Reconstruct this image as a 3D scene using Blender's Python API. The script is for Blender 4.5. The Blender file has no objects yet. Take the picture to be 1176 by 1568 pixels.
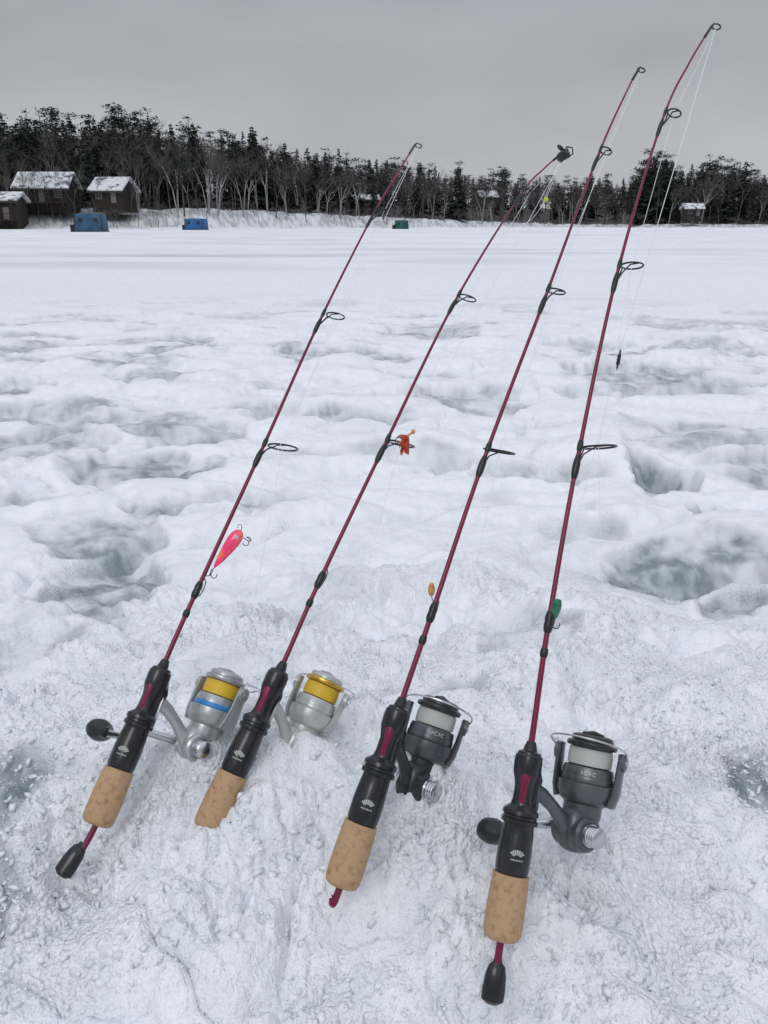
import bpy, math, random
import numpy as np
from mathutils import Vector, Matrix
random.seed(7); rng=np.random.default_rng(11)
S=bpy.context.scene
S.view_settings.view_transform='Standard'; S.view_settings.look='None'; S.view_settings.exposure=0
CAMZ=.60
# ---------------------------------------------------------------- materials
def mat(name,col=(.5,.5,.5),rough=.5,metal=0,noise=None,bump=None,coat=0,trans=0,spec=.5):
    m=bpy.data.materials.new(name); m.use_nodes=True
    nt=m.node_tree; b=nt.nodes['Principled BSDF']
    b.inputs['Base Color'].default_value=(*col,1); b.inputs['Roughness'].default_value=rough
    b.inputs['Metallic'].default_value=metal; b.inputs['Coat Weight'].default_value=coat
    b.inputs['Transmission Weight'].default_value=trans
    b.inputs['Specular IOR Level'].default_value=spec
    tc=nt.nodes.new('ShaderNodeTexCoord')
    if noise:
        sc,c2,lo,hi=noise
        n=nt.nodes.new('ShaderNodeTexNoise'); n.inputs['Scale'].default_value=sc; n.inputs['Detail'].default_value=3
        nt.links.new(tc.outputs['Object'],n.inputs['Vector'])
        mr=nt.nodes.new('ShaderNodeMapRange'); mr.inputs[1].default_value=lo; mr.inputs[2].default_value=hi
        nt.links.new(n.outputs[0],mr.inputs[0])
        mx=nt.nodes.new('ShaderNodeMix'); mx.data_type='RGBA'
        mx.inputs[6].default_value=(*col,1); mx.inputs[7].default_value=(*c2,1)
        nt.links.new(mr.outputs[0],mx.inputs[0]); nt.links.new(mx.outputs[2],b.inputs['Base Color'])
    if bump:
        n=nt.nodes.new('ShaderNodeTexNoise'); n.inputs['Scale'].default_value=bump[0]; n.inputs['Detail'].default_value=3
        nt.links.new(tc.outputs['Object'],n.inputs['Vector'])
        bp=nt.nodes.new('ShaderNodeBump'); bp.inputs['Strength'].default_value=bump[1]; bp.inputs['Distance'].default_value=bump[2]
        nt.links.new(n.outputs[0],bp.inputs['Height']); nt.links.new(bp.outputs[0],b.inputs['Normal'])
    return m
M_blank=mat('maroon_blank',(.205,.0075,.050),.3,noise=(60,(.135,.006,.033),.3,.7),coat=.15,spec=.35)
M_black=mat('black_thread',(.010,.010,.012),.35)
M_seat=mat('black_seat_plastic',(.010,.010,.012),.22,noise=(60,(.018,.018,.020),.4,.7))
M_cork=mat('cork',(.45,.29,.16),.75,noise=(230,(.31,.185,.095),.50,.72),bump=(420,.6,.0008))
M_wire=mat('guide_wire',(.05,.05,.055),.25,metal=.8)
M_steel=mat('steel',(.55,.56,.58),.25,metal=1)
M_silver=mat('silver_paint',(.42,.44,.45),.3,metal=.5,noise=(40,(.34,.36,.37),.4,.7))
M_whitep=mat('pearl_paint',(.50,.52,.50),.32,metal=.35,noise=(40,(.40,.41,.40),.4,.7))
M_grey=mat('grey_paint',(.085,.092,.105),.3,metal=.5,noise=(40,(.12,.13,.14),.4,.7))
M_dark=mat('dark_graphite',(.02,.021,.024),.3,noise=(40,(.03,.03,.035),.4,.7))
M_lineW=mat('white_line_wound',(.45,.45,.42),.5,bump=(600,.5,.0003))
M_lineY=mat('yellow_line_wound',(.66,.42,.02),.45,bump=(600,.5,.0003))
M_gold=mat('gold_anodised',(.62,.40,.08),.3,metal=.8)
M_blue=mat('blue_trim',(.03,.22,.55),.35)
M_logo=mat('logo_print',(.50,.50,.48),.5)
M_mono=mat('fishing_line',(.80,.82,.84),.3)
M_pink=mat('pink_lure_paint',(.90,.04,.16),.2,noise=(70,(.95,.20,.08),.45,.6),coat=.6)
M_red=mat('red_feather',(.52,.08,.035),.5,noise=(300,(.32,.03,.015),.45,.6))
M_yel=mat('yellow_jig',(.62,.36,.12),.35,noise=(200,(.70,.16,.05),.45,.6))
M_grn=mat('green_jig',(.0,.17,.07),.25,noise=(200,(.01,.07,.04),.45,.6),coat=.5)
# ---------------------------------------------------------------- mesh builder
class MB:
    def __init__(s): s.v=[];s.f=[];s.m=[]
    def add(s,vs,fs,mi=0):
        o=len(s.v); s.v+= [tuple(v) for v in vs]; s.f+=[tuple(i+o for i in f) for f in fs]; s.m+=[mi]*len(fs)
    def tube(s,pts,rad,seg=10,mi=0,flat=None,cap=True):
        pts=[Vector(p) for p in pts]; n=len(pts)
        if not hasattr(rad,'__len__'): rad=[rad]*n
        vs=[];fs=[]; up=None
        for i,p in enumerate(pts):
            t=(pts[min(i+1,n-1)]-pts[max(i-1,0)]).normalized()
            if up is None:
                up=Vector((0,0,1)) if abs(t.z)<.9 else Vector((1,0,0))
                if flat is not None: up=Vector(flat[2])
            a=(up-t*up.dot(t)).normalized(); b=t.cross(a); up=a
            fa,fb=(1,1) if flat is None else (flat[0],flat[1])
            for k in range(seg):
                w=2*math.pi*k/seg
                vs.append(p+a*(math.cos(w)*rad[i]*fa)+b*(math.sin(w)*rad[i]*fb))
        for i in range(n-1):
            for k in range(seg):
                k2=(k+1)%seg; fs.append((i*seg+k,i*seg+k2,(i+1)*seg+k2,(i+1)*seg+k))
        if cap: fs.append(tuple(range(seg))[::-1]); fs.append(tuple((n-1)*seg+k for k in range(seg)))
        s.add(vs,fs,mi)
    def lathe(s,prof,mx,seg=28,mi=0,sq=(1,1)):
        vs=[];fs=[];n=len(prof)
        for r,z in prof:
            for k in range(seg):
                w=2*math.pi*k/seg; vs.append(mx@Vector((r*math.cos(w)*sq[0],r*math.sin(w)*sq[1],z)))
        for i in range(n-1):
            for k in range(seg):
                k2=(k+1)%seg; fs.append((i*seg+k,i*seg+k2,(i+1)*seg+k2,(i+1)*seg+k))
        fs.append(tuple(range(seg))[::-1]); fs.append(tuple((n-1)*seg+k for k in range(seg)))
        s.add(vs,fs,mi)
    def ell(s,c,r,mx,mi=0,seg=20,ring=12,p=1):
        vs=[];fs=[]
        sg=lambda x:math.copysign(abs(x)**p,x)
        for i in range(ring+1):
            th=math.pi*i/ring
            for k in range(seg):
                w=2*math.pi*k/seg
                vs.append(mx@Vector((c[0]+r[0]*sg(math.sin(th))*sg(math.cos(w)),c[1]+r[1]*sg(math.sin(th))*sg(math.sin(w)),c[2]+r[2]*sg(math.cos(th)))))
        for i in range(ring):
            for k in range(seg):
                k2=(k+1)%seg; fs.append((i*seg+k,(i+1)*seg+k,(i+1)*seg+k2,i*seg+k2))
        s.add(vs,fs,mi)
    def box(s,c,h,mx,mi=0):
        vs=[mx@Vector((c[0]+h[0]*a,c[1]+h[1]*b,c[2]+h[2]*d)) for a in(-1,1) for b in(-1,1) for d in(-1,1)]
        s.add(vs,[(0,1,3,2),(4,6,7,5),(0,4,5,1),(2,3,7,6),(0,2,6,4),(1,5,7,3)],mi)
    def obj(s,name,mats,parent=None,smooth=True,angle=40):
        me=bpy.data.meshes.new(name); me.from_pydata(s.v,[],s.f); me.update()
        for m in mats: me.materials.append(m)
        me.polygons.foreach_set('material_index',s.m)
        ob=bpy.data.objects.new(name,me); S.collection.objects.link(ob)
        if smooth:
            me.polygons.foreach_set('use_smooth',[True]*len(me.polygons))
            try: me.set_sharp_from_angle(angle=math.radians(angle))
            except Exception: pass
        if parent: ob.parent=parent
        return ob
def empty(name,loc=(0,0,0)):
    e=bpy.data.objects.new(name,None); e.empty_display_size=.05; S.collection.objects.link(e); return e
# ---------------------------------------------------------------- noise
def _h(ix,iy,seed):
    h=(ix.astype(np.int64)*374761393+iy.astype(np.int64)*668265263+seed*1442695041)&0xffffffff
    h=((h^(h>>13))*1274126177)&0xffffffff; h=h^(h>>16)
    return (h&0xffff)/65536.0*2*np.pi
def perlin(x,y,seed=0):
    x=np.asarray(x,float);y=np.asarray(y,float)
    xi=np.floor(x);yi=np.floor(y);fx=x-xi;fy=y-yi
    def g(a,b):
        w=_h(xi+a,yi+b,seed); return np.cos(w)*(fx-a)+np.sin(w)*(fy-b)
    u=fx*fx*fx*(fx*(fx*6-15)+10); v=fy*fy*fy*(fy*(fy*6-15)+10)
    return ((g(0,0)*(1-u)+g(1,0)*u)*(1-v)+(g(0,1)*(1-u)+g(1,1)*u)*v)*1.4
def fbm(x,y,o=4,seed=0,gain=.5):
    s=0;a=1
    for i in range(o): s=s+a*perlin(x,y,seed+i*17); x=x*2.03+3.1;y=y*2.03+1.7;a*=gain
    return s
def sst(a,b,x):
    t=np.clip((x-a)/(b-a),0,1); return t*t*(3-2*t)
# ---------------------------------------------------------------- terrain
HOLES=[(-.58,2.42,.13,.14,.05,.8),(-.63,2.07,.22,.15,.035,.8),(-.48,1.33,.11,.25,.025,.75),(-.58,1.58,.14,.12,.03,.7),
(-.32,1.77,.15,.07,.035,.6),(-.48,1.73,.11,.07,.03,.6),(.71,2.05,.09,.15,.08,1.0),(.64,1.38,.24,.17,.032,.85),(.62,1.15,.13,.10,.028,.85),
(.73,1.70,.08,.07,.04,.6),(.39,1.57,.09,.06,.035,.4),(-.15,2.74,.32,.10,.035,.65),(-.42,2.85,.16,.08,.035,.5),(.44,2.55,.14,.08,.035,.5),  # second entry is a shadow, painted in as a darker hollow
(.28,3.14,.24,.11,.04,.5),(.41,2.08,.18,.06,.035,.5),(.20,2.16,.12,.06,.035,.4),(-.83,1.82,.12,.09,.035,.5),(-1.45,3.27,.16,.14,.05,.7),
(1.48,4.17,.4,.15,.05,.6),(2.12,5.13,.4,.2,.05,.6),(1.10,4.54,.25,.14,.04,.55),(.88,3.14,.25,.09,.04,.5),(1.20,3.14,.25,.11,.04,.55),
(.25,5.13,.25,.12,.04,.4),(-.29,.50,.055,.12,.012,.85),(.31,.54,.035,.10,.012,.75),(-.02,.72,.09,.035,.018,.6),(.19,1.00,.06,.12,.015,.35),
(.14,.41,.03,.03,.008,.3),(-.45,.96,.08,.10,.02,.4),(1.05,1.5,.25,.2,.04,.8),(-1.1,2.3,.3,.2,.04,.6),(1.6,2.6,.4,.25,.05,.55),
(-2.2,3.1,.5,.2,.04,.5),(1.05,2.15,.10,.06,.04,.5),(.97,3.7,.2,.08,.04,.5),(-.3,.40,.05,.05,.01,.5),(-1.0,1.55,.2,.12,.03,.6)]
SH_U=[-700,0,300,600,800,950,1000,1176,1800]; SH_D=[150,140,150,190,255,265,232,222,230]
def shore(x,y):
    u=588+1341*x/np.maximum(y,1.0); d=np.interp(u,SH_U,SH_D)
    return np.where(y>20,d,1e4)
def G(x,y):
    x=np.asarray(x,float).copy();y=np.asarray(y,float).copy(); r=np.hypot(x,y)
    s=np.where(y<.55,.5,.55)
    h=.20*np.exp(-((y-.55)/s)**2)*np.exp(-(x/1.2)**2); wet_shade=np.zeros_like(h); fl=np.zeros_like(h)
    I=np.where(r<14)[0]
    if len(I):
        X=x[I];Y=y[I];q=r[I]; hh=np.zeros_like(X)
        mid=sst(.75,1.3,q)*(1-sst(3.5,9,q)); near=1-sst(1.0,1.8,q)
        wx=X+.05*fbm(X*6,Y*6,3,5); wy=Y+.05*fbm(X*6,Y*6,3,9)
        hh+=mid*(.036*fbm(wx*1.5,wy*2.2,2,20)+.007*fbm(wx*5.5,wy*7,2,24))
        bl=np.abs(perlin(wx*2.5,wy*3.6,31)); bl2=np.abs(perlin(wx*8,wy*9.5,33))
        hh+=mid*(.055*np.sqrt(bl+.03)+.008*np.sqrt(bl2+.03)-.022)
        n1=np.abs(perlin(wx*15,wy*15,43)); n3=np.abs(perlin(X*33+wx*8,Y*33+wy*8,44))
        cl=sst(-.1,.5,fbm(X*7,Y*7,2,49))
        hh+=near*(.028*fbm(X*5.5,Y*5.5,2,40)+.021*np.sqrt(n1+.02)+(.005+.010*cl)*np.sqrt(n3+.02)+(.002+.006*cl)*np.sqrt(np.abs(perlin(X*70+wx*20,Y*70+wy*20,45))+.02)+(.001+.003*cl)*fbm(X*95,Y*95,2,47)-.030)
        w=mid*.65*sst(.10,.42,perlin(wx*1.3+4,wy*2.1,60)+.25*perlin(wx*5,wy*9,61)-.1)*(1-.9*sst(.0,.5,np.exp(-((X+.02)/.38)**2-((Y-1.4)/.8)**2)))
        w=np.maximum(w,mid*sst(1.8,2.6,q)*.58*sst(.24,.44,perlin(wx*1.5+9,wy*3.8,62)+.2*perlin(wx*7,wy*12,63)))
        w=np.maximum(w,.18*mid*(1-sst(.0,.07,bl)))  # greyer lines along the low creases between ridges
        hh-=.03*w
        n2=.22*fbm(X*9,Y*9,3,70)
        for cx,cy,rx,ry,dp,ww in HOLES:
            J=np.where((np.abs(X-cx)<rx*2+.15)&(np.abs(Y-cy)<ry*2+.15))[0]
            if not len(J): continue
            d=np.hypot((wx[J]-cx)/rx,(wy[J]-cy)/ry)+n2[J]
            hh[J]-=dp*(1-sst(.62,1.10,d)); w[J]=np.maximum(w[J],ww*(1-sst(.72,1.08,d)))
        w+=near*.19*sst(-.05,.7,fbm(X*4.5,Y*5,3,90))+near*.12*(1-sst(0,.08,n1))+near*.10*cl*(1-sst(0,.12,n3))  # grey patches by noise, plus greyer lines in creases between lumps
        h[I]+=hh
        for cx,cy,rr_,dp in((.066,.366,.030,-.014),(-.222,.462,.035,-.020),(-.215,.480,.022,-.006),(-.070,.540,.045,.038),(.024,.498,.040,.048),(-.145,.550,.040,.036),(-.125,.475,.036,-.004),(-.03,.412,.03,-.004)):
            h[I]+=dp*np.exp(-((X-cx)**2+(Y-cy)**2)/rr_**2)
        wet_shade[I]=w*np.clip(.95+1.1*fbm(X*9,Y*9,3,120,.6),.35,1.35)
    K=np.where(r>=6)[0]
    if len(K):
        X=x[K];Y=y[K];q=r[K]; far=sst(6,20,q)
        h[K]+=far*(.05*fbm(X*.15,Y*.35,3,50))*(1-sst(60,100,q))
        wet_shade[K]+=far*.26*sst(-.05,.7,fbm(X*.10,Y*.45,4,80))*(1-sst(120,140,q))
        wet_shade[K]+=.16*np.exp(-((Y-19)/4)**2)*sst(-.3,.4,fbm(X*.3,Y*.6,3,81))
        sd=shore(X,Y); t=Y-sd+3*perlin(X*.05,Y*.02,95)
        lf=np.clip(1-(X/np.maximum(Y,1)+.15)*2.0,.25,1)
        bank=sst(0,14,t)*3.4*lf+sst(14,110,t)*6.0
        yy=(Y>20)
        h[K]+=bank*yy+np.where(t>0,.35*fbm(X*.25,Y*.25,3,97),0)*yy
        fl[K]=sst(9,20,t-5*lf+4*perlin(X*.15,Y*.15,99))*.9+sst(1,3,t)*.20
    return h,np.clip(wet_shade,0,1),np.clip(fl,0,1)
def gz(x,y): return float(G(np.array([x]),np.array([y]))[0][0])
def build_ground():
    rs=[.12]
    while rs[-1]<900:
        r=rs[-1]
        q=1.0058 if 0.28<r<2.2 else (1.009 if r<6 else (1.015 if r<25 else (1.03 if r<110 else (1.012 if r<330 else 1.06))))
        if r<=.28:q=1.02
        rs.append(r*q)
    rs=np.array(rs)
    an=np.concatenate([np.linspace(-180,-50,30)[:-1],np.linspace(-50,-31,36)[:-1],np.linspace(-31,31,640),np.linspace(31,50,36)[1:],np.linspace(50,180,30)[1:-1]])
    an=np.radians(an); na=len(an);nr=len(rs)
    R,A=np.meshgrid(rs,an,indexing='ij'); X=(R*np.sin(A)).ravel();Y=(R*np.cos(A)).ravel()
    Z,W,F=G(X,Y)
    X=np.append(X,0);Y=np.append(Y,0);Z=np.append(Z,gz(0,0.0));W=np.append(W,0);F=np.append(F,0)
    TN=np.where(F>0,sst(-.25,.25,fbm(X*.9,Y*.9,4,130,.65)),sst(-.5,.6,fbm(X*28,Y*28,3,133,.6)))
    CR=sst(-.2,.45,fbm(X*8,Y*8,2,140))
    me=bpy.data.meshes.new('snow_covered_lake_ground'); nv=len(X)
    i=np.arange(nr-1)[:,None]*na; k=np.arange(na)[None,:]; k2=(k+1)%na
    q=np.stack([i+k,i+k2,i+na+k2,i+na+k],-1).reshape(-1,4)[:, ::-1]
    c=np.stack([np.arange(na),np.roll(np.arange(na),-1),np.full(na,nv-1)],-1)
    li=np.concatenate([q.ravel(),c.ravel()]); nf=len(q)+len(c)
    ls=np.concatenate([np.arange(len(q))*4,len(q)*4+np.arange(len(c))*3])
    me.vertices.add(nv); me.vertices.foreach_set('co',np.stack([X,Y,Z],-1).ravel())
    me.loops.add(len(li)); me.loops.foreach_set('vertex_index',li.astype(np.int32))
    me.polygons.add(nf); me.polygons.foreach_set('loop_start',ls.astype(np.int32))
    me.update(calc_edges=True)
    me.polygons.foreach_set('use_smooth',np.ones(nf,bool))
    for nm,d in(('wet_shade',W),('forest',F),('tone',TN),('crystal',CR)):
        a=me.attributes.new(nm,'FLOAT','POINT'); a.data.foreach_set('value',d.astype(np.float32))
    ob=bpy.data.objects.new('snow_covered_lake_ground',me); S.collection.objects.link(ob)
    m=bpy.data.materials.new('snow_and_slush'); m.use_nodes=True; nt=m.node_tree; N=nt.nodes; Lk=nt.links
    b=N['Principled BSDF']; geo=N.new('ShaderNodeNewGeometry')
    def noise(sc,det=4,rough=.5):
        n=N.new('ShaderNodeTexNoise'); n.inputs['Scale'].default_value=sc;n.inputs['Detail'].default_value=det;n.inputs['Roughness'].default_value=rough
        Lk.new(geo.outputs['Position'],n.inputs['Vector']); return n.outputs[0]
    def math_(op,a,b_=None,clamp=False):
        n=N.new('ShaderNodeMath'); n.operation=op; n.use_clamp=clamp
        for j,vv in enumerate((a,b_)):
            if vv is None: continue
            if isinstance(vv,(int,float)): n.inputs[j].default_value=vv
            else: Lk.new(vv,n.inputs[j])
        return n.outputs[0]
    def mr(v,a,b_,c=0,d=1):
        n=N.new('ShaderNodeMapRange'); n.inputs[1].default_value=a;n.inputs[2].default_value=b_;n.inputs[3].default_value=c;n.inputs[4].default_value=d
        Lk.new(v,n.inputs[0]); return n.outputs[0]
    def mix(f,a,b_):
        n=N.new('ShaderNodeMix'); n.data_type='RGBA'
        Lk.new(f,n.inputs[0])
        for j,vv in((6,a),(7,b_)):
            if isinstance(vv,tuple): n.inputs[j].default_value=(*vv,1)
            else: Lk.new(vv,n.inputs[j])
        return n.outputs[2]
    def attr(nm):
        a=N.new('ShaderNodeAttribute'); a.attribute_name=nm; return a.outputs['Fac']
    wet_shade=attr('wet_shade'); fo=attr('forest'); tone=attr('tone')
    dist=N.new('ShaderNodeVectorMath'); dist.operation='LENGTH'; Lk.new(geo.outputs['Position'],dist.inputs[0]); dist=dist.outputs['Value']
    snow=mix(tone,(.865,.88,.91),(.80,.835,.87))
    ice=mix(tone,(.21,.25,.27),(.44,.485,.51))
    col=mix(wet_shade,snow,ice)  # slush grey; the mask also holds a hollow's painted shadow
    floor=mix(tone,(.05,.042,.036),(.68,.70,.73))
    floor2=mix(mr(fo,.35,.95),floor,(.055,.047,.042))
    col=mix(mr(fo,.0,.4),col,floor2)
    Lk.new(col,b.inputs['Base Color'])
    Lk.new(mr(wet_shade,.05,.6,.5,.16),b.inputs['Roughness'])
    b.inputs['Specular IOR Level'].default_value=.4
    vo=N.new('ShaderNodeTexVoronoi'); vo.inputs['Scale'].default_value=260
    Lk.new(geo.outputs['Position'],vo.inputs['Vector'])
    nearf=mr(dist,.7,2.2,1,0)
    crys=math_('MULTIPLY',math_('MULTIPLY',vo.outputs['Distance'],-.0034),attr('crystal'))
    hgt=math_('ADD',math_('MULTIPLY',noise(130,3,.7),.0045),crys)
    hgt=math_('MULTIPLY',hgt,nearf)
    midb=math_('MULTIPLY',math_('MULTIPLY',noise(26,4,.65),.008),mr(dist,3,12,1,0))
    hgt=math_('ADD',hgt,midb)
    bp=N.new('ShaderNodeBump'); bp.inputs['Strength'].default_value=.9; bp.inputs['Distance'].default_value=1.0
    Lk.new(hgt,bp.inputs['Height']); Lk.new(bp.outputs[0],b.inputs['Normal'])
    me.materials.append(m)
build_ground()
def crumbs():
    m=mat('crushed_ice',(.82,.85,.87),.08,noise=(60,(.70,.75,.78),.4,.6),spec=.5)
    n=90000; y=.28+ .75*rng.random(n)**1.3; x=(rng.random(n)-.5)*2*(y*.62+.05)
    dens=.8*sst(.1,.6,fbm(x*5,y*5,3,210))+.9*np.exp(-((x+.0)/.12)**2-((y-.70)/.05)**2)+1.0*np.exp(-((x+.27)/.07)**2-((y-.48)/.14)**2)+.9*np.exp(-((x-.30)/.06)**2-((y-.5)/.18)**2)+.5*np.exp(-((x-.1)/.12)**2-((y-.38)/.05)**2)+.04
    k=rng.random(n)<dens*.5; x=x[k];y=y[k]; z=G(x,y)[0]; n=len(x)
    base=np.array([(0,0,1),(.9,0,.2),(.28,.85,.2),(-.73,.53,.2),(-.73,-.53,.2),(.28,-.85,.2),(0,0,-.6)])
    f=np.array([(0,1,2),(0,2,3),(0,3,4),(0,4,5),(0,5,1),(6,2,1),(6,3,2),(6,4,3),(6,5,4),(6,1,5)])
    s=.0009+.0050*rng.random(n)**5; V=base[None]*(1+.8*(rng.random((n,7,3))-.5))*np.array([1.1,.65,.45])
    q=rng.normal(size=(n,4)); q/=np.linalg.norm(q,axis=1)[:,None]; w_,a_,b_,c_=q.T
    Rm=np.stack([np.stack([1-2*(b_*b_+c_*c_),2*(a_*b_-c_*w_),2*(a_*c_+b_*w_)],-1),np.stack([2*(a_*b_+c_*w_),1-2*(a_*a_+c_*c_),2*(b_*c_-a_*w_)],-1),np.stack([2*(a_*c_-b_*w_),2*(b_*c_+a_*w_),1-2*(a_*a_+b_*b_)],-1)],1)
    V=np.einsum('nij,nkj->nki',Rm,V)*s[:,None,None]+np.stack([x,y,z+s*.05],-1)[:,None,:]
    F=(f[None]+7*np.arange(n)[:,None,None]).reshape(-1,3)
    me=bpy.data.meshes.new('crushed_ice_crumbs'); me.vertices.add(n*7); me.vertices.foreach_set('co',V.ravel()); me.loops.add(F.size); me.loops.foreach_set('vertex_index',F.ravel().astype(np.int32))
    me.polygons.add(len(F)); me.polygons.foreach_set('loop_start',(np.arange(len(F))*3).astype(np.int32)); me.update(calc_edges=True); me.materials.append(m)
    S.collection.objects.link(bpy.data.objects.new('crushed_ice_crumbs',me))
crumbs()
# ---------------------------------------------------------------- rods
RODS=[
 dict(p=[(-.223,.471,.173),(-.207,.489,.193),(-.169,.560,.281),(-.148,.597,.327),(-.103,.674,.421),(-.057,.755,.520),(-.011,.827,.608),(.0115,.858,.645),(.030,.883,.674)],
      phi=52,body=M_silver,rot=M_silver,line=M_lineY,lip=M_silver,trim=M_blue,cap=True,knob=(-.010,-.034),bail=-1,top=M_silver),
 dict(p=[(-.137,.483,.177),(-.128,.491,.187),(-.079,.560,.279),(-.051,.601,.334),(0,.669,.426),(.063,.752,.537),(.126,.820,.626),(.150,.840,.650),(.168,.853,.664)],
      phi=36,body=M_whitep,rot=M_whitep,line=M_lineY,lip=M_gold,trim=M_whitep,cap=False,knob=None,bail=-1,top=M_whitep),
 dict(p=[(-.033,.420,.193),(-.028,.424,.199),(.011,.485,.294),(.033,.518,.346),(.073,.580,.441),(.1228,.649,.5485),(.1701,.7157,.6517),(.1985,.7505,.7045),(.2091,.7615,.7212)],
      phi=32,body=M_dark,rot=M_grey,line=M_lineW,lip=M_dark,trim=M_grey,cap=False,knob=None,bail=1,top=M_dark),
 dict(p=[(.0656,.3745,.1685),(.0707,.3886,.1924),(.0923,.4445,.2875),(.1069,.4846,.3555),(.1312,.5415,.4519),(.1652,.6097,.5673),(.2056,.6729,.6731),(.2300,.6995,.7160),(.2494,.7162,.7433)],
      phi=58,body=M_grey,rot=M_grey,line=M_lineW,lip=M_dark,trim=M_grey,cap=True,knob=(.019,-.036),bail=1,top=M_dark)]
def cr(P,n=14):
    P=[Vector(p) for p in P]; out=[]
    for i in range(len(P)-1):
        a=P[max(i-1,0)];b=P[i];c=P[i+1];d=P[min(i+2,len(P)-1)]
        for k in range(n):
            t=k/n; out.append(.5*((2*b)+(c-a)*t+(2*a-5*b+4*c-d)*t*t+(3*b-a-3*c+d)*t**3))
    out.append(P[-1]); return out
def frame(t,phi,o):
    t=t.normalized(); r0=Vector((1,0,0)); r0=(r0-t*r0.dot(t)).normalized(); aw=t.cross(r0)
    X=aw*math.cos(phi)+r0*math.sin(phi); Y=t.cross(X)
    m=Matrix((X,Y,t)).transposed().to_4x4(); m.translation=o; return m
def build_reel(R,mx):
    e=empty('fishing_reel')
    T=lambda p:mx@Vector(p)
    gx,gzz=.050,-.022
    b=MB()
    b.tube([T((.008,0,.014)),T((.0085,0,-.002)),T((.010,0,-.020))],[.003,.0042,.003],12,flat=(.5,1.3,T((1,0,0))-T((0,0,0))))
    b.tube([T(p) for p in[(.008,0,-.001),(.016,0,-.003),(.026,0,-.009),(.036,0,-.017),(.045,0,-.021)]],[.006,.0048,.0042,.005,.009],14,flat=(1,.8,T((0,0,1))-T((0,0,0))))
    b.obj('reel_foot_and_stem',[R['body']],e)
    b=MB(); b.ell((gx,0,gzz+.002),(.0135,.0105,.0155),mx,0,26,16,.75)
    Ym=mx@Matrix.Translation((gx-.001,0,gzz))@Matrix.Rotation(math.radians(90),4,'X')
    b.lathe([(.002,-.0125),(.0095,-.0125),(.0112,-.011),(.0112,.011),(.0095,.0125),(.002,.0125)],Ym,28)
    b.lathe([(.011,.0),(.0125,.004),(.0125,.012)],mx@Matrix.Translation((gx+.002,0,gzz+.006)),28)
    b.obj('gearbox',[R['body']],e)
    b=MB(); b.lathe([(.0045,.0126),(.0075,.0128),(.0072,.0140),(.0045,.0142)],Ym,24)
    prof=[(.003,.012),(.0055,.0135)]+[(.0066 if i%2 else .0061,.0140+.0009*i) for i in range(8)]+[(.0054,.0214),(.002,.0217)]
    b.lathe(prof,Ym,20); b.obj('axle_cap',[M_steel],e)
    b=MB(); k=MB()
    b.lathe([(.004,-.022),(.0045,-.019),(.004,-.013),(.003,-.012)],Ym,16)
    if R['knob']:
        ex,ez=R['knob']
        mid_=((gx+ex)/2,.0245,(gzz+ez)/2+.004)
        b.tube([T((gx-.001,.019,gzz)),T(mid_),T((ex+.010,.0265,ez+.001)),T((ex,.027,ez))],[.0035,.0028,.0026,.003],12)
        K=mx@Matrix.Translation((ex,.027,ez))@Matrix.Rotation(math.radians(-90),4,'X')
    else:
        b.tube([T((gx-.001,.019,gzz)),T((gx+.018,.021,gzz-.010)),T((gx+.032,.024,gzz-.02))],[.0035,.0026,.003],12)
        K=mx@Matrix.Translation((gx+.032,.024,gzz-.02))@Matrix.Rotation(math.radians(-90),4,'X')
    k.lathe([(.002,.0),(.0045,.001),(.0055,.003),(.0045,.006),(.006,.009),(.0095,.013),(.0108,.018),(.010,.023),(.006,.0255),(.001,.026)],K,22,0,(1,.8))
    b.obj('crank_arm',[M_steel if R['body'] is not M_dark else M_dark],e); k.obj('crank_knob',[M_black],e)
    A=mx@Matrix.Translation((gx+.003,0,gzz+.017))@Matrix.Scale(1.06,4)
    b=MB(); b.lathe([(.004,.0),(.013,.0005),(.0165,.003),(.0178,.008),(.0178,.013),(.0165,.0135),(.016,.010)],A,36)
    psi=math.radians(118)
    arms=[]
    for sg in(0,math.pi):
        c,s_=math.cos(psi+sg),math.sin(psi+sg); rad=A.to_3x3()@Vector((c,s_,0))
        pp=[A@Vector((c*r,s_*r,z)) for r,z in((.0160,.002),(.0182,.009),(.0190,.018),(.0192,.027),(.0188,.034))]
        b.tube(pp,[.0080,.0072,.0062,.0058,.0042],16,flat=(.36,1.15,rad))
        D=A@Matrix.Translation((c*.0192,s_*.0192,.029))@Matrix.Rotation(psi+sg,4,'Z')@Matrix.Rotation(math.radians(90),4,'Y')
        b.lathe([(.001,-.001),(.0054,-.001),(.0054,.0026),(.0042,.0032),(.001,.0032)],D,20)
        arms.append((c,s_))
    b.obj('rotor',[R['rot']],e)
    b=MB()
    for c,s_ in arms:
        D=A@Matrix.Translation((c*.0192,s_*.0192,.029))@Matrix.Rotation(math.atan2(s_,c),4,'Z')@Matrix.Rotation(math.radians(90),4,'Y')
        b.lathe([(.0005,.003),(.0024,.0032),(.0024,.0040),(.0005,.0042)],D,14)
    pts=[]
    for i in range(25):
        w=math.pi*i/24; q=math.sin(w)**.6 if 0<w<math.pi else 0
        rr=.0205+.0085*q
        ang=psi+w*R['bail']; pts.append(A@Vector((math.cos(ang)*rr,math.sin(ang)*rr,.030+.010*q)))
    b.tube(pts,.00062,8); b.obj('bail_wire',[M_steel],e)
    b=MB()
    b.lathe([(.004,.010),(.0152,.010),(.0158,.011),(.0155,.020),(.0148,.0225),(.0122,.023)],A,36,0)
    b.lathe([(.0159,.0135),(.01605,.014),(.01605,.0165),(.0159,.017)],A,36,1)
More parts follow.
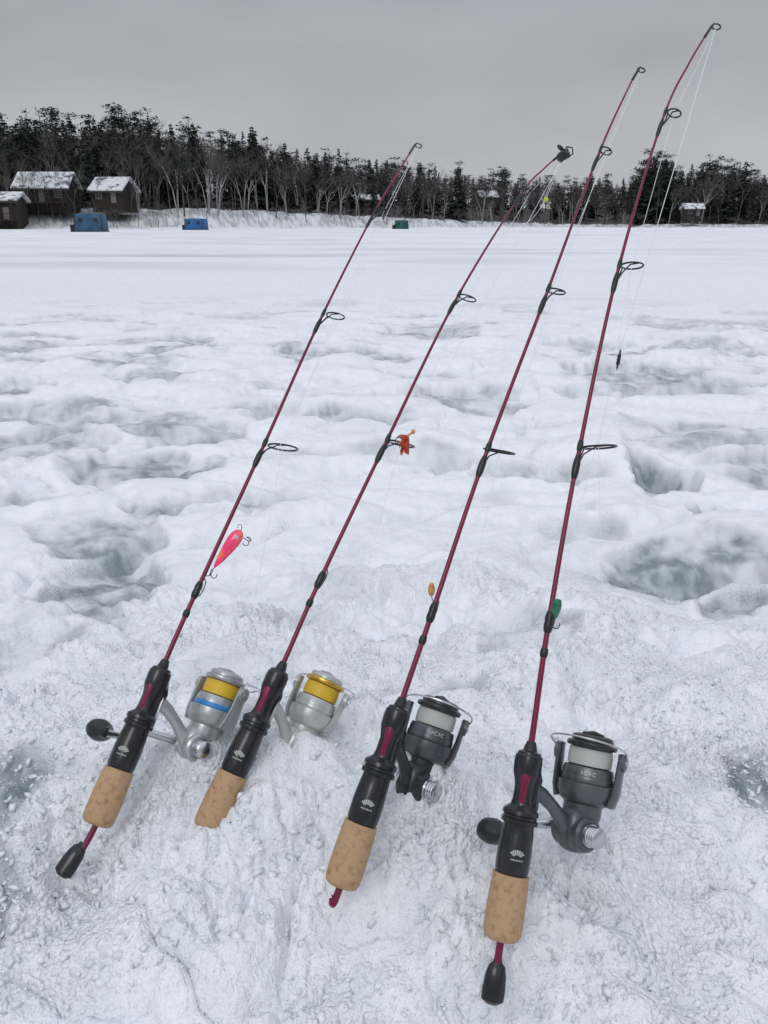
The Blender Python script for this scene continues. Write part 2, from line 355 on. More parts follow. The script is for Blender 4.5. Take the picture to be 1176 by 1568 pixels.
    b.lathe([(.0118,.0231),(.0134,.0235),(.0136,.030),(.0130,.0335)],A,36,2)
    b.lathe([(.0118,.0336),(.0150,.0342),(.0156,.0355),(.0154,.0370),(.0140,.0378),(.0128,.0376)],A,36,3)
    b.lathe([(.0128,.0377),(.0130,.0395),(.0122,.0412),(.0100,.0420),(.0092,.0412),(.002,.0412)],A,32,4)
    b.tube([A@Vector((-.0085,0,.0418)),A@Vector((0,0,.0428)),A@Vector((.0085,0,.0418))],[.0014,.002,.0014],12,4)
    b.obj('spool',[R['rot'],R['trim'],R['line'],R['lip'],R['top']],e)
    b=MB()
    for j in range(4):
        w=math.radians(-150+9*j)
        Q=A@Matrix.Rotation(w,4,'Z')@Matrix.Translation((.0156,0,.0192))
        if j%2: b.box((0,-.0006,0),(.0002,.00018,.0012),Q); b.box((0,.0003,.0010),(.0002,.0007,.0002),Q); b.box((0,.0003,-.0010),(.0002,.0007,.0002),Q)
        else: b.box((0,0,0),(.0002,.0002,.0012),Q); b.box((0,.0006,0),(.0002,.0006,.0002),Q)
    b.obj('printed_mark',[M_logo],e)
    return A
def build_rod(R):
    e=empty('fishing_rod'); P=R['p']; pts=cr(P); n=len(pts)
    C=Vector(P[1]);E=Vector(P[2]); L=(E-C).length; t=(E-C).normalized()
    ph=math.radians(R['phi']); mx=frame(t,ph,C); fr=frame(t,0,C)
    b=MB(); cum=[0]
    for i in range(1,n): cum.append(cum[-1]+(pts[i]-pts[i-1]).length)
    tot=cum[-1]; b.tube(pts,[.0024-.0017*(c/tot)**.9 for c in cum],12); b.obj('blank',[M_blank],e)
    rr=lambda c:.0024-.0017*(c/tot)**.9
    def at(c):
        for i in range(1,n):
            if cum[i]>=c:
                f=(c-cum[i-1])/(cum[i]-cum[i-1]); return pts[i-1].lerp(pts[i],f),(pts[i]-pts[i-1]).normalized()
        return pts[-1],(pts[-1]-pts[-2]).normalized()
    b=MB(); c=.34*L; R0=.0118
    b.lathe([(.003,-.0005),(.0085,0),(.0105,.0012),(.0116,.004),(R0,.009),(R0,.5*c),(R0*.97,.8*c),(R0*.93,c-.0005),(.004,c)],fr,36)
    b.obj('cork_grip',[M_cork],e)
    b=MB(); f=lambda a:a*L
    b.lathe([(.004,f(.338)),(.0098,f(.340)),(.0104,f(.36)),(.0106,f(.45)),(.0100,f(.54)),(.0094,f(.59)),(.0096,f(.600)),(.0112,f(.605)),(.0114,f(.625)),(.0104,f(.632)),(.0104,f(.645)),(.0112,f(.652)),(.0110,f(.672)),(.0095,f(.682)),(.0070,f(.70)),(.0062,f(.73)),(.0062,f(.80)),(.0070,f(.83)),(.0084,f(.87)),(.0088,f(.93)),(.0084,f(.965)),(.0074,f(.975)),(.0072,f(.985)),(.0045,f(.995)),(.0034,f(1.03)),(.0028,f(1.045))],fr,36)
    b.tube([mx@Vector(p) for p in((.003,0,f(.68)),(.007,0,f(.74)),(.0072,0,f(.84)),(.004,0,f(.97)))],[.004,.0042,.0052,.003],14)
    b.obj('reel_seat',[M_seat],e,angle=30)
    b=MB(); b.tube([fr@Vector((-.0042,.0010,f(a))) for a in(.685,.72,.80,.86,.90)],[.0018,.0026,.0027,.0044,.0034],14); b.obj('exposed_blank',[M_blank],e)
    b=MB()
    for j in range(7):
        a0=(j-3)*.30
        vs=[]
        for (rad,wd) in((.0022,.0002),(.0052,.00050)):
            for sgn in(-1,1):
                yy=math.sin(a0)*rad+sgn*wd*math.cos(a0); zz=math.cos(a0)*rad-sgn*wd*math.sin(a0)
                w=yy/.0107; vs.append(fr@Vector((-.01085*math.cos(w),.01085*math.sin(w),f(.43)+zz)))
        b.add(vs,[(0,1,3,2)])
    for j in range(9):
        yy=-.0034+j*.00085; w=yy/.0107; hz=.0004 if j%3 else .00055
        vs=[fr@Vector((-.01085*math.cos(w+dw/.0107),.01085*math.sin(w+dw/.0107),f(.43)-.0008+dz)) for dw in(-.00022,.00022) for dz in(-hz,hz)]
        b.add(vs,[(0,1,3,2)])
    b.obj('fan_logo',[M_logo],e,smooth=False)
    w=MB(); g=MB()
    def nearest(px):
        i=P.index(px)*14; return cum[i]
    centers=[]
    for i,(ring,off,foot) in {4:(.0125,.0165,.014),5:(.0082,.0115,.011),6:(.0052,.0080,.008)}.items():
        s=nearest(P[i])
        for a,bb in((-.013-foot*.2,.001),):
            q=[at(s+a+(bb-a)*k/8)[0] for k in range(9)]
            r0=rr(s); w.tube(q,[r0*1.1,r0*1.45,r0*1.65,r0*1.7,r0*1.7,r0*1.7,r0*1.6,r0*1.35,r0*1.1],12)
        q=[at(s+.004+.008*k/4)[0] for k in range(5)]; w.tube(q,[rr(s)*1.05,rr(s)*1.35,rr(s)*1.4,rr(s)*1.35,rr(s)*1.05],12)
        p,tt=at(s+.009); F=frame(tt,ph,p)
        ctr=Vector((off,0,.004)); tilt={4:.34,5:.34,6:.15}[i]
        circ=[F@(ctr+Vector((math.cos(a)*ring,math.sin(a)*ring*.88,math.cos(a)*ring*tilt))) for a in[2*math.pi*k/28 for k in range(29)]]
        g.tube(circ,.00075 if i==4 else .0006,8,cap=False)
        circ=[F@(ctr+Vector((math.cos(a)*ring*.93,math.sin(a)*ring*.82,math.cos(a)*ring*tilt))) for a in[2*math.pi*k/28 for k in range(29)]]
        g.tube(circ,.0004,8,cap=False)
        for sg in(-1,1):
            g.tube([F@Vector(v) for v in((.001,sg*.0006,-.014),(.0035,sg*.001,-.006),(off*.55,sg*ring*.45,.001),(off,sg*ring*.88,.004))],.00055,8)
        centers.append(F@ctr)
    p,tt=at(tot); F=frame(tt,ph,p)
    g.tube([F@Vector((.0035+math.cos(a)*.0032,math.sin(a)*.0030,.003+math.cos(a)*.001)) for a in[2*math.pi*k/20 for k in range(21)]],.0006,8,cap=False)
    g.tube([at(tot-.012)[0],p,F@Vector((.0006,0,.003))],[.0011,.0010,.0006],10)
    tipp=F@Vector((.0035,0,.003))
    s=nearest(P[3])
    q=[at(s-.006+.014*k/6)[0] for k in range(7)]; w.tube(q,[.0022,.0029,.0031,.0028,.0031,.0028,.0022],12)
    p,tt=at(s+.004); F=frame(tt,ph,p)
    g.tube([F@Vector(v) for v in((.0015,0,-.008),(.004,0,-.006),(.0048,0,0),(.004,0,.006),(.0015,0,.008))],.00045,6)
    q=[at(s-.022+.006*k/4)[0] for k in range(5)]; w.tube(q,[.0022,.0026,.0027,.0026,.0022],12)
    w.obj('thread_wraps',[M_black],e); g.obj('line_guides',[M_wire],e)
    if R['cap']:
        b=MB(); d=(Vector(P[1])-Vector(P[0])).normalized(); F=frame(d,0,Vector(P[0])-d*.004)
        b.lathe([(.004,-.004),(.0068,-.002),(.0070,.004),(.0064,.012),(.0050,.017),(.003,.019),(.0025,.021)],F,24,0,(.7,1.0))
        b.obj('butt_cap',[M_seat],e)
    A=build_reel(R,mx@Matrix.Translation((0,0,f(.79))))
    b=MB(); st=A@Vector((.0135,0,.030))
    cc=[st]+centers+[tipp]; b.tube(cc,.00018,6); b.obj('fishing_line',[M_mono],e)
    R['tip']=tipp; R['e']=e
for R in RODS: build_rod(R)
def strand(a,b_,parent,sag=0,r=.0002):
    b=MB(); a=Vector(a);b_=Vector(b_); b.tube([a.lerp(b_,k/6)+Vector((0,0,-sag*math.sin(math.pi*k/6))) for k in range(7)],r,6); b.obj('leader_line',[M_mono],parent)
def hook(b,p,d,s,mi=0,treble=True):
    d=Vector(d).normalized(); u=d.cross(Vector((0,1,.2))).normalized(); v=d.cross(u)
    for k in range(3 if treble else 1):
        w=2*math.pi*k/3+.4; o=u*math.cos(w)+v*math.sin(w)
        pts=[Vector(p)]+[Vector(p)+d*(s*.55)]+[Vector(p)+d*(s*(.55+.3*math.sin(a)))+o*(s*.28*(1-math.cos(a))) for a in[math.pi*j/6 for j in range(1,7)]]+[Vector(p)+d*s*.3+o*s*.52]
        b.tube(pts,s*.04,6,mi)
e=empty('fishing_lure'); a=Vector((-.1135,.617,.371)); c=Vector((-.1345,.604,.344))
d=(c-a); F=frame(-d,0,c); Ld=d.length; b=MB()
b.lathe([(.0004,0),(.0016,.08*Ld),(.0032,.25*Ld),(.0048,.5*Ld),(.0056,.7*Ld),(.0052,.86*Ld),(.0034,.96*Ld),(.0005,Ld)],F,20,0,(.6,1.0))
b.obj('painted_body',[M_pink],e)
b=MB(); b.ell((-.0028,-.001,.82*Ld),(.0012,.0016,.0016),F); b.obj('eye',[M_logo],e)
b=MB(); hook(b,a+Vector((.001,0,-.006)),(.8,0,-.6),.008); hook(b,c,(-.4,-.1,-.8),.009); hook(b,a,(.2,0,1),.006,0,False); b.obj('treble_hooks',[M_wire],e)
strand(RODS[0]['tip'],a,e)
# small feathered fly: slim body, swept-back feather fibres, bead head
e=empty('fishing_fly'); a=Vector((.018,.668,.431)); b=MB()
I4=Matrix.Translation(a)
b.ell((0,0,0),(.0022,.0022,.0055),I4)
for k in range(120):
    w=random.uniform(0,6.28); l=random.uniform(.004,.0085); dv=Vector((math.cos(w)*.30-.15,math.sin(w)*.25,-1.0)).normalized()
    if k%7==0: dv=Vector((-.8+.3*math.cos(w),math.sin(w)*.4,.1)).normalized(); l*=.8
    st=a+Vector((math.cos(w)*.0018,math.sin(w)*.0015,random.uniform(-.005,.005)))
    b.tube([st,st+dv*l*.6,st+dv*l+Vector((0,0,-.001))],[.0007,.0006,.0002],4)
b.obj('feather_body',[M_red],e)
b=MB(); b.ell((.0062,0,.0080),(.0017,.0017,.0022),I4); b.tube([a+Vector((.001,0,.004)),a+Vector((.0062,0,.0080))],.0009,8); b.obj('bead_head',[M_yel],e)
b=MB(); hook(b,a+Vector((0,0,.002)),(-1,0,.15),.010,0,False); b.obj('hook',[M_wire],e)
strand(RODS[1]['tip'],a+Vector((.006,0,.008)),e)
e=empty('fishing_jig'); a=Vector((.0335,.534,.357)); b=MB(); b.ell((0,0,0),(.0026,.003,.0048),Matrix.Translation(a)); b.ell((0,-.0008,.0040),(.0018,.0020,.0020),Matrix.Translation(a)); b.obj('jig_body',[M_yel],e)
b=MB(); hook(b,a+Vector((0,0,-.004)),(.2,0,-1),.007,0,False); b.obj('hook',[M_wire],e); strand(RODS[2]['tip'],a+Vector((0,0,.006)),e)
e=empty('fishing_jig'); a=Vector((.1115,.487,.364)); b=MB(); F=frame(Vector((.15,.1,1)),0,a)
b.lathe([(.0004,-.007),(.002,-.005),(.0032,.0),(.0032,.004),(.0024,.007),(.0004,.0078)],F,14,0,(.6,1)); b.obj('jig_body',[M_grn],e)
b=MB(); hook(b,a+Vector((-.001,0,-.006)),(-.1,0,-1),.008); b.obj('treble_hook',[M_wire],e)
sw=Vector((.170,.603,.508)); strand(RODS[3]['tip'],sw+Vector((.0004,0,.006)),e,0,.00025); strand(sw-Vector((.001,0,.006)),a+Vector((0,0,.008)),e)
e=empty('barrel_swivel'); F=frame(Vector((.12,.05,1)),0,sw); b=MB()
b.lathe([(.0006,-.0042),(.0012,-.0036),(.0015,-.002),(.0011,-.0006),(.0018,.0),(.0011,.0006),(.0015,.002),(.0012,.0036),(.0006,.0042)],F,12)
for sg in(-1,1): b.tube([F@Vector((math.cos(k*.6283)*.0014,0,sg*.0055+math.sin(k*.6283)*.0017)) for k in range(11)],.0004,6,cap=False)
b.obj('swivel_barrel',[M_wire],e)
e=empty('split_shot_tangle'); a=Vector((.1695,.850,.664)); b=MB()
for k in range(14):
    o=Vector((random.uniform(-.005,.005),random.uniform(-.004,.004),random.uniform(-.0055,.0055)))
    b.ell((0,0,0),(random.uniform(.0012,.0030),random.uniform(.0016,.0034),random.uniform(.002,.0042)),Matrix.Translation(a+o)@Matrix.Rotation(k*1.3,4,'Y'),0,8,5)
b.tube([a+Vector((.004,0,-.004)),a+Vector((.009,0,.0)),a+Vector((.008,0,.005)),a+Vector((.002,0,.006))],.0007,6)
b.obj('black_clump',[M_dark],e,False)
b=MB(); b.ell((0,0,0),(.0022,.0022,.0022),Matrix.Translation((.1525,.833,.623))); b.obj('yellow_bead',[mat('chartreuse',(.55,.62,.05),.3)],e)
strand(a,(.1525,.833,.623),e); strand(a,(.148,.830,.615),e,-.003); strand((.1525,.833,.623),(.130,.825,.60),e,.004)
# ---------------------------------------------------------------- trees
def fmat(n,c): return mat(n,c,.9,spec=.1)
M_fol=fmat('conifer_foliage',(.046,.053,.044)); M_fol2=fmat('dark_conifer_foliage',(.028,.035,.030))  # foliage greyed slightly, distance haze put into the colour
M_bark=fmat('bark',(.11,.10,.092)); M_twig=fmat('bare_twigs',(.125,.112,.106)); M_birch=fmat('birch_bark',(.40,.39,.385))
class T:
    def __init__(s): s.v=[];s.t=[];s.m=[]
    def tri(s,a,b,c,m): o=len(s.v); s.v+=[a,b,c]; s.t.append((o,o+1,o+2)); s.m.append(m)
    def prism(s,a,b,ra,rb,m):
        a=Vector(a);b=Vector(b);d=(b-a).normalized(); u=d.orthogonal().normalized(); w=d.cross(u); o=len(s.v)
        for p,r in((a,ra),(b,rb)):
            for k in range(3):
                g=2.094*k; s.v.append(tuple(p+u*math.cos(g)*r+w*math.sin(g)*r))
        for k in range(3):
            k2=(k+1)%3; s.t+= [(o+k,o+k2,o+3+k2),(o+k,o+3+k2,o+3+k)]; s.m+=[m,m]
    def fin(s): return np.array([tuple(x) for x in s.v]),np.array(s.t),np.array(s.m)
def conifer(sd,slim=1):
    r=random.Random(sd); t=T(); t.prism((0,0,-.03),(0,0,.98),.010,.001,1)
    nl=28
    for i in range(nl):
        z=.10+.88*(i/nl); R=((1-z)**.85*.19+.010)*slim*r.uniform(.7,1.25)
        for k in range(r.randint(5,7)):
            if r.random()<.08: continue
            a=r.uniform(0,6.28); l=R*r.uniform(.6,1.2); ca,sa=math.cos(a),math.sin(a)
            base=Vector((0,0,z)); tip=Vector((ca*l,sa*l,z-l*r.uniform(.15,.5)))
            sd_=Vector((-sa,ca,0)); mm=4 if r.random()<.5 else 0
            for f,wd in((.5,.36),(.78,.30),(1.0,.18)):
                c=base.lerp(tip,f); w=wd*l+.007; b0=base.lerp(tip,max(0,f-.45))
                t.tri(b0,c+sd_*w*r.uniform(.5,1.1)+Vector((0,0,-.012*r.random())),c-sd_*w*r.uniform(.1,.4)+Vector((0,0,-.02*r.random())),mm)
                t.tri(b0,c-sd_*w*r.uniform(.5,1.1),c+Vector((0,0,-.03*r.random()-.01)),mm)
    return t.fin()
def pine(sd):
    r=random.Random(sd); t=T(); lean=r.uniform(-.03,.03); t.prism((0,0,-.03),(lean,0,.97),.013,.003,1)
    for i in range(34):
        z=r.uniform(.34,.98); L=(.16*(1-((z-.5)/.55)**2*.75))*r.uniform(.35,1.05); a=r.uniform(0,6.28)
        e=Vector((math.cos(a)*L,math.sin(a)*L,z+r.uniform(-.01,.05))); t.prism((lean*z,0,z-.01),e,.003,.001,1)
        for j in range(3):
            cc=Vector((lean*z,0,z)).lerp(e,.5+.25*j); mm=4 if r.random()<.5 else 0
            for k in range(8):
                o=Vector([r.gauss(0,.024),r.gauss(0,.024),r.gauss(0,.013)]); s=r.uniform(.014,.028)
                p=cc+o; q=[Vector([r.uniform(-1,1)*s,r.uniform(-1,1)*s,r.uniform(-.6,.6)*s]) for _ in range(3)]
                t.tri(p+q[0],p+q[1],p+q[2],mm)
    return t.fin()
def bare(sd,birch=False,dep=5):
    r=random.Random(sd); t=T()
    def br(p,d,l,rad,k):
        q=p+d*l; t.prism(p,q,rad,rad*.68,(2 if birch and k>=dep-1 else 3) )
        if k==0: return
        n=2 if r.random()<.5 else 3
        for _ in range(n):
            nd=(d+Vector((r.gauss(0,.38),r.gauss(0,.38),r.gauss(.06,.2)))).normalized(); br(p.lerp(q,r.uniform(.65,1)) if k<dep else q,nd,l*r.uniform(.6,.86),max(rad*.58,.0016),k-1)
    for s in range(2 if birch else 1):
        d=Vector((r.gauss(0,.10),r.gauss(0,.08),1)).normalized(); br(Vector((r.uniform(-.02,.02),0,-.02)),d,.30,.0095,dep)
    v,tt,m=t.fin(); v=v/ v[:,2].max(); return v,tt,m
def scatter(name,temps,plc,mats):
    V=[];Tt=[];Mi=[];o=0
    for (ti,x,y,z,h,w,ro) in plc:
        v,t,m=temps[ti]; c,s_=math.cos(ro),math.sin(ro)
        X=(v[:,0]*c-v[:,1]*s_)*h*w+x; Y=(v[:,0]*s_+v[:,1]*c)*h*w+y; Z=v[:,2]*h+z
        V.append(np.stack([X,Y,Z],-1)); Tt.append(t+o); Mi.append(m); o+=len(v)
    V=np.concatenate(V);Tt=np.concatenate(Tt);Mi=np.concatenate(Mi)
    me=bpy.data.meshes.new(name); me.vertices.add(len(V)); me.vertices.foreach_set('co',V.ravel())
    me.loops.add(Tt.size); me.loops.foreach_set('vertex_index',Tt.ravel().astype(np.int32))
    me.polygons.add(len(Tt)); me.polygons.foreach_set('loop_start',(np.arange(len(Tt))*3).astype(np.int32))
    for m in mats: me.materials.append(m)
    me.update(calc_edges=True); me.polygons.foreach_set('material_index',Mi.astype(np.int32))
    ob=bpy.data.objects.new(name,me); S.collection.objects.link(ob)
temps=[conifer(1),conifer(2,.85),conifer(3,1.15),conifer(4,.75),pine(5),pine(6),pine(7),bare(8),bare(9),bare(10),bare(21),bare(11,True,4),bare(12,True,4)]
TU=[-700,0,60,100,150,195,240,300,350,390,430,480,560,650,700,740,780,830,900,950,985,1010,1040,1075,1130,1176,1800]
TV=[190,187,186,183,190,180,184,198,213,206,222,233,246,255,257,265,264,270,272,274,246,246,256,250,254,268,262]
HCL=[(-57,152,8),(-46.5,154,7),(-62,142,5)]
plc=[];pb=[]
for row,(d0,dens) in enumerate([(11,.5),(19,.8),(30,1),(42,1),(56,1.1),(74,1.3),(92,1.3)]):
    u=-330
    while u<1500:
        u+=random.uniform(5,13)/dens*(1.25 if row<2 else 1)
        sd=float(np.interp(u,SH_U,SH_D)); y=sd+d0+random.uniform(-5,5); x=(u-588)/1341*y
        if any(abs(x-a)<w and y<b_+5 and y>b_-20 for a,b_,w in HCL): continue
        g=gz(x,y); top=CAMZ+(345-float(np.interp(u,TU,TV)))*y/1420-g
        k=random.random(); con=.60 if u<450 else (.42 if u<960 else .72)
        if row<2: con*=.4
        if row>4: con=.75
        h=top*(random.uniform(.60,.90) if random.random()<.75 else random.uniform(.92,1.10))
        if k<con:
            ti=random.choice([0,1,2,3,3,4,4,5,5,6,6]); plc.append((ti,x,y,g,h,random.uniform(1.0,1.5) if row>3 else random.uniform(.9,1.3),random.uniform(0,6.28)))
        else:
            ti=random.choice([7,8,9,10,11,12,11,12]) if row<3 else random.choice([7,8,9,10])
            pb.append((ti,x,y,g,h*.92,random.uniform(.75,1.1),random.uniform(0,6.28)))
for (u,v,ti) in[(195,168,5),(188,175,6),(240,174,4),(300,183,4),(306,190,0),(392,193,1),(100,177,6),(985,232,5),(998,234,6),(1010,242,2),(975,248,4),(992,240,2),(1003,238,5),(1075,240,4),(1130,245,0),(520,226,3),(532,236,4),(365,208,1),(765,256,4),(150,183,0),(20,181,5),(440,224,3)]:
    y=float(np.interp(u,SH_U,SH_D))+22; x=(u-588)/1341*y; g=gz(x,y); plc.append((ti,x,y,g,CAMZ+(345-v)*y/1420-g,1.2,u))
for i,(u,v) in enumerate([(35,240),(95,215),(275,205),(322,215),(335,225),(215,240),(375,235),(440,250)]):
    y=float(np.interp(u,SH_U,SH_D))+7; x=(u-588)/1341*y; g=gz(x,y); pb.append((11+i%2,x,y,g,CAMZ+(345-v)*y/1420-g,.8,u))
for i,(u,dy) in enumerate([(28,2),(60,5),(118,4),(128,9),(200,6),(212,3),(150,6),(85,5),(165,7),(45,4)]):
    y=float(np.interp(u,SH_U,SH_D))+dy; x=(u-588)/1341*y; pb.append((7+i%4,x,y,gz(x,y),random.uniform(7,12),.8,u))
TM=[M_fol,M_bark,M_birch,M_twig,M_fol2]
scatter('distant_conifer_treeline',temps,plc,TM)
scatter('distant_bare_treeline',temps,pb,TM)
br=[]
for i in range(380):
    u=random.uniform(-300,1500); y=float(np.interp(u,SH_U,SH_D))+random.uniform(.5,13); x=(u-588)/1341*y
    br.append((random.choice([7,8,9,10]),x,y,gz(x,y),random.uniform(1.0,3.4),random.uniform(1,1.8),random.uniform(0,6)))
scatter('shoreline_brush',temps,br,TM)
# ---------------------------------------------------------------- buildings
M_wallb=mat('dark_wood_siding',(.026,.022,.020),.8,noise=(3,(.045,.036,.030),.4,.6),spec=.2)
M_wallg=mat('grey_wood_siding',(.10,.095,.09),.8,noise=(3,(.07,.065,.06),.4,.6),spec=.2)
M_roof=mat('snowy_roof',(.66,.68,.70),.8,noise=(.8,(.14,.14,.145),.52,.64),spec=.2)
M_fascia=mat('fascia',(.04,.035,.03),.7); M_glass=mat('window_glass',(.03,.035,.04),.1); M_frame=mat('window_frame',(.16,.155,.15),.6)
def house(name,loc,w,d,h,rh,rot=0,wall=M_wallb,porch=True,chim=True):
    e=empty(name); e.location=loc; e.rotation_euler=(0,0,rot); I=Matrix.Identity(4)
    b=MB(); b.box((0,0,h/2-.75),(w/2,d/2,h/2+.75),I)
    for sx in(-1,1):
        x=sx*w/2; b.add([(x,-d/2,h),(x,d/2,h),(x,0,h+rh),(x-sx*.2,-d/2,h),(x-sx*.2,d/2,h),(x-sx*.2,0,h+rh)],[(0,1,2),(3,5,4),(0,2,5,3),(1,4,5,2)])
    b.obj('walls',[wall],e,False)
    ov=.6; b=MB(); sl=rh/(d/2); f=MB()
    for sy in(-1,1):
        y0=sy*(d/2+ov); z0=h-ov*sl+.03
        vs=[(-w/2-ov,y0,z0),(w/2+ov,y0,z0),(w/2+ov,0,h+rh+.03),(-w/2-ov,0,h+rh+.03)]
        b.add(vs+[(a,c,z+.28) for a,c,z in vs],[(0,1,2,3),(4,7,6,5),(0,4,5,1),(1,5,6,2),(2,6,7,3),(3,7,4,0)])
        f.box((0,y0+sy*.05,z0-.02),(w/2+ov,.04,.14),I)
    b.obj('snowy_roof',[M_roof],e,False); f.obj('fascia',[M_fascia],e,False)
    g=MB(); fr_=MB(); n=max(2,int(w/2.2))
    for k in range(n):
        x=-w/2+w*(k+.5)/n
        if k==n//2: g.box((x,-d/2-.03,1.0),(.45,.03,1.0),I,1)
        else:
            g.box((x,-d/2-.04,h*.58),(.5,.03,.5),I,0)
            for dx,dz,hx,hz in((0,.55,.6,.05),(0,-.55,.6,.05),(.55,0,.05,.5),(-.55,0,.05,.5),(0,0,.025,.5)): fr_.box((x+dx,-d/2-.05,h*.58+dz),(hx,.035,hz),I)
    g.obj('windows_and_door',[M_glass,M_frame],e,False); fr_.obj('window_frames',[M_frame],e,False)
    if chim:
        c=MB(); c.box((w*.2,d*.12,h+rh+.1),(.35,.35,.9),I); c.box((w*.2,d*.12,h+rh+1.05),(.45,.45,.07),I); c.obj('chimney',[M_wallg],e,False)
    if porch:
        c=MB()
        for k in range(4): c.box((-w/2+.2+k*(w-.4)/3,-d/2-1.8,h*.4),(.08,.08,h*.4+.6),I)
        c.box((0,-d/2-.95,.1),(w/2,.95,.08),I); c.box((0,-d/2-1.8,1.0),(w/2,.04,.05),I); c.obj('porch',[M_wallb],e,False)
    return e
house('lakeside_house',(-57.5,152,4.1),8.2,7.8,2.5,2.3,.06)
house('lakeside_house',(-46.8,154,4.2),5.2,6.5,2.1,1.9,-.15,M_wallb,False)
house('boathouse',(-61.5,142,1.3),6.0,6,3.0,1.1,.1,M_wallb,True,False)
house('lakeside_cabin',(82.5,236,3.0),4.2,5,1.8,1.1,-.1,M_wallb,False,False)
house('lakeside_cabin',(32,276,7.0),5,5,2.0,1.5,.2,M_wallg,False)
house('lakeside_cabin',(-3.5,210,4.8),3.6,4,1.6,.8,.2,M_wallb,False,False)
# ---------------------------------------------------------------- ice shelters
def shelter(loc,w,h,col,rot,panel=False):
    e=empty('ice_fishing_shelter'); e.location=loc; e.rotation_euler=(0,0,rot)
    m=mat('shelter_fabric',col,.7,noise=(1.2,tuple(c*.6 for c in col),.4,.65)); k=mat('shelter_dark_fabric',(.02,.02,.025),.7)
    n=8; b=MB()
    def P(fx,fz,side):
        bul=.05*w*math.cos(fx*math.pi/2)*math.sin(math.pi*fz)
        half=w/2*(1-.05*fz); x=fx*half; y=-(half+bul)
        c,s_=math.cos(side*math.pi/2),math.sin(side*math.pi/2); return (x*c-y*s_,x*s_+y*c,fz*h)
    for sd in range(4):
        vs=[P(-1+2*i/n,j/n,sd) for j in range(n+1) for i in range(n+1)]
        b.add(vs,[(j*(n+1)+i,j*(n+1)+i+1,(j+1)*(n+1)+i+1,(j+1)*(n+1)+i) for j in range(n) for i in range(n)],0)
    hw=w/2*.95; vs=[(-hw+2*hw*i/n,-hw+2*hw*j/n,h+.05*h*math.cos((-1+2*i/n)*math.pi/2)*math.cos((-1+2*j/n)*math.pi/2)) for j in range(n+1) for i in range(n+1)]
    b.add(vs,[(j*(n+1)+i,j*(n+1)+i+1,(j+1)*(n+1)+i+1,(j+1)*(n+1)+i) for j in range(n) for i in range(n)],0)
    b.obj('fabric_walls_and_roof',[m],e)
    b=MB()
    for fx in(-.5,.55):
        x=fx*w/2; b.box((x,-(w/2*.967+.05*w*math.cos(fx*math.pi/2)*math.sin(math.pi*.66))-.03,h*.66),(.2,.02,.16),Matrix.Identity(4))
    b.box((0,0,.04),(w/2+.12,w/2+.12,.04),Matrix.Identity(4))
    for a,c in((-1,-1),(1,-1),(1,1),(-1,1)): b.tube([(a*w/2*1.01,c*w/2*1.01,0),(a*w/2*.955,c*w/2*.955,h)],.035,6)
    b.obj('windows_skirt_and_poles',[k],e,False)
    b=MB(); b.box((-w/2-.25,-.2,.35),(.28,.5,.33),Matrix.Identity(4)); b.tube([(-w/2-.5,-.7,.05),(-w/2-.5,.3,.05)],.05,8); b.tube([(-w/2-.1,-.7,.05),(-w/2-.1,.3,.05)],.05,8); b.obj('gear_sled',[k],e,False)
shelter((-28.4,85,gz(-28.4,85)-.02),2.6,1.65,(.035,.11,.20),.1)
shelter((-25.7,120,gz(-25.7,120)-.02),2.5,1.45,(.02,.14,.36),-.1)
shelter((3.0,150,gz(3,150)-.02),2.1,1.4,(.01,.13,.10),.1)
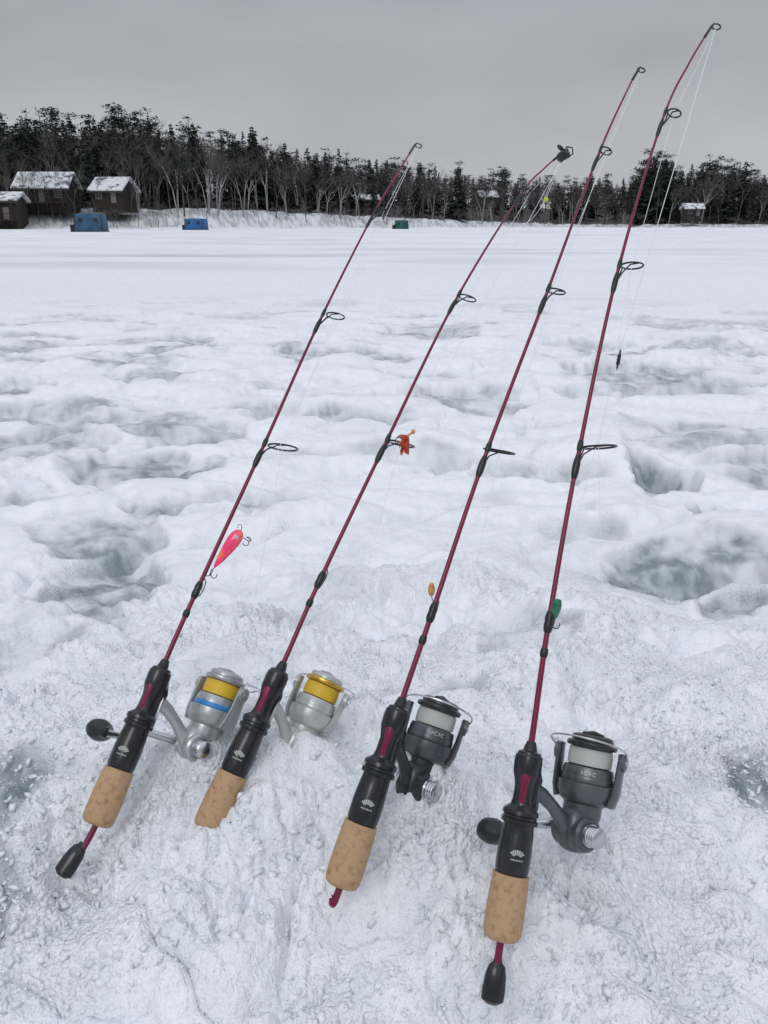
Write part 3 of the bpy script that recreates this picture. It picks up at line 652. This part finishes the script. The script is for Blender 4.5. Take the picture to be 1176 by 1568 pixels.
# ---------------------------------------------------------------- light
W=bpy.data.worlds.new('World'); S.world=W; W.use_nodes=True; nt=W.node_tree; N=nt.nodes; Lk=nt.links
bg=N['Background']; sky=N.new('ShaderNodeTexSky'); sky.sky_type='NISHITA'; sky.sun_disc=False
sky.sun_elevation=math.radians(48); sky.sun_rotation=math.radians(200); sky.air_density=1; sky.dust_density=4
tc=N.new('ShaderNodeTexCoord'); sp=N.new('ShaderNodeSeparateXYZ'); Lk.new(tc.outputs['Generated'],sp.inputs[0])
cr_=N.new('ShaderNodeValToRGB'); Lk.new(sp.outputs[2],cr_.inputs[0]); el=cr_.color_ramp.elements
el[0].position=0; el[0].color=(.50,.508,.545,1)
el[1].position=1; el[1].color=(.92,.97,1.08,1)
for p,c in((.08,(.475,.482,.52)),(.16,(.41,.418,.455)),(.28,(.37,.378,.418)),(.45,(.55,.575,.63)),(.75,(.86,.90,1.0))):
    x=el.new(p); x.color=(*c,1)
mp=N.new('ShaderNodeMapping'); mp.inputs['Scale'].default_value=(1,1,3.2); Lk.new(tc.outputs['Generated'],mp.inputs[0])
nz=N.new('ShaderNodeTexNoise'); nz.inputs['Scale'].default_value=2.6; nz.inputs['Detail'].default_value=4; Lk.new(mp.outputs[0],nz.inputs['Vector'])
mr_=N.new('ShaderNodeMapRange'); mr_.inputs[1].default_value=.3;mr_.inputs[2].default_value=.7;mr_.inputs[3].default_value=.89;mr_.inputs[4].default_value=1.11; Lk.new(nz.outputs[0],mr_.inputs[0])
ml=N.new('ShaderNodeVectorMath'); ml.operation='SCALE'; Lk.new(cr_.outputs[0],ml.inputs[0]); Lk.new(mr_.outputs[0],ml.inputs['Scale'])
s2=N.new('ShaderNodeVectorMath'); s2.operation='SCALE'; s2.inputs['Scale'].default_value=10.0; Lk.new(ml.outputs[0],s2.inputs[0])
mx_=N.new('ShaderNodeMix'); mx_.data_type='RGBA'; mx_.inputs[0].default_value=.96; Lk.new(sky.outputs[0],mx_.inputs[6]); Lk.new(s2.outputs[0],mx_.inputs[7])
Lk.new(mx_.outputs[2],bg.inputs[0]); bg.inputs[1].default_value=.1
sl=bpy.data.lights.new('sun','SUN'); sl.energy=.6; sl.angle=math.radians(25); sl.color=(1,.98,.96)
so=bpy.data.objects.new('sun',sl); S.collection.objects.link(so); so.rotation_euler=(math.radians(42),0,math.radians(-20))
# ---------------------------------------------------------------- camera
cam=bpy.data.cameras.new('camera'); co=bpy.data.objects.new('camera',cam); S.collection.objects.link(co)
cam.sensor_fit='VERTICAL'; cam.sensor_height=36; cam.lens=36*1268/1568; cam.clip_start=.02; cam.clip_end=3000
co.location=(0,0,CAMZ); co.rotation_euler=(math.radians(90-19.1),0,0); S.camera=co
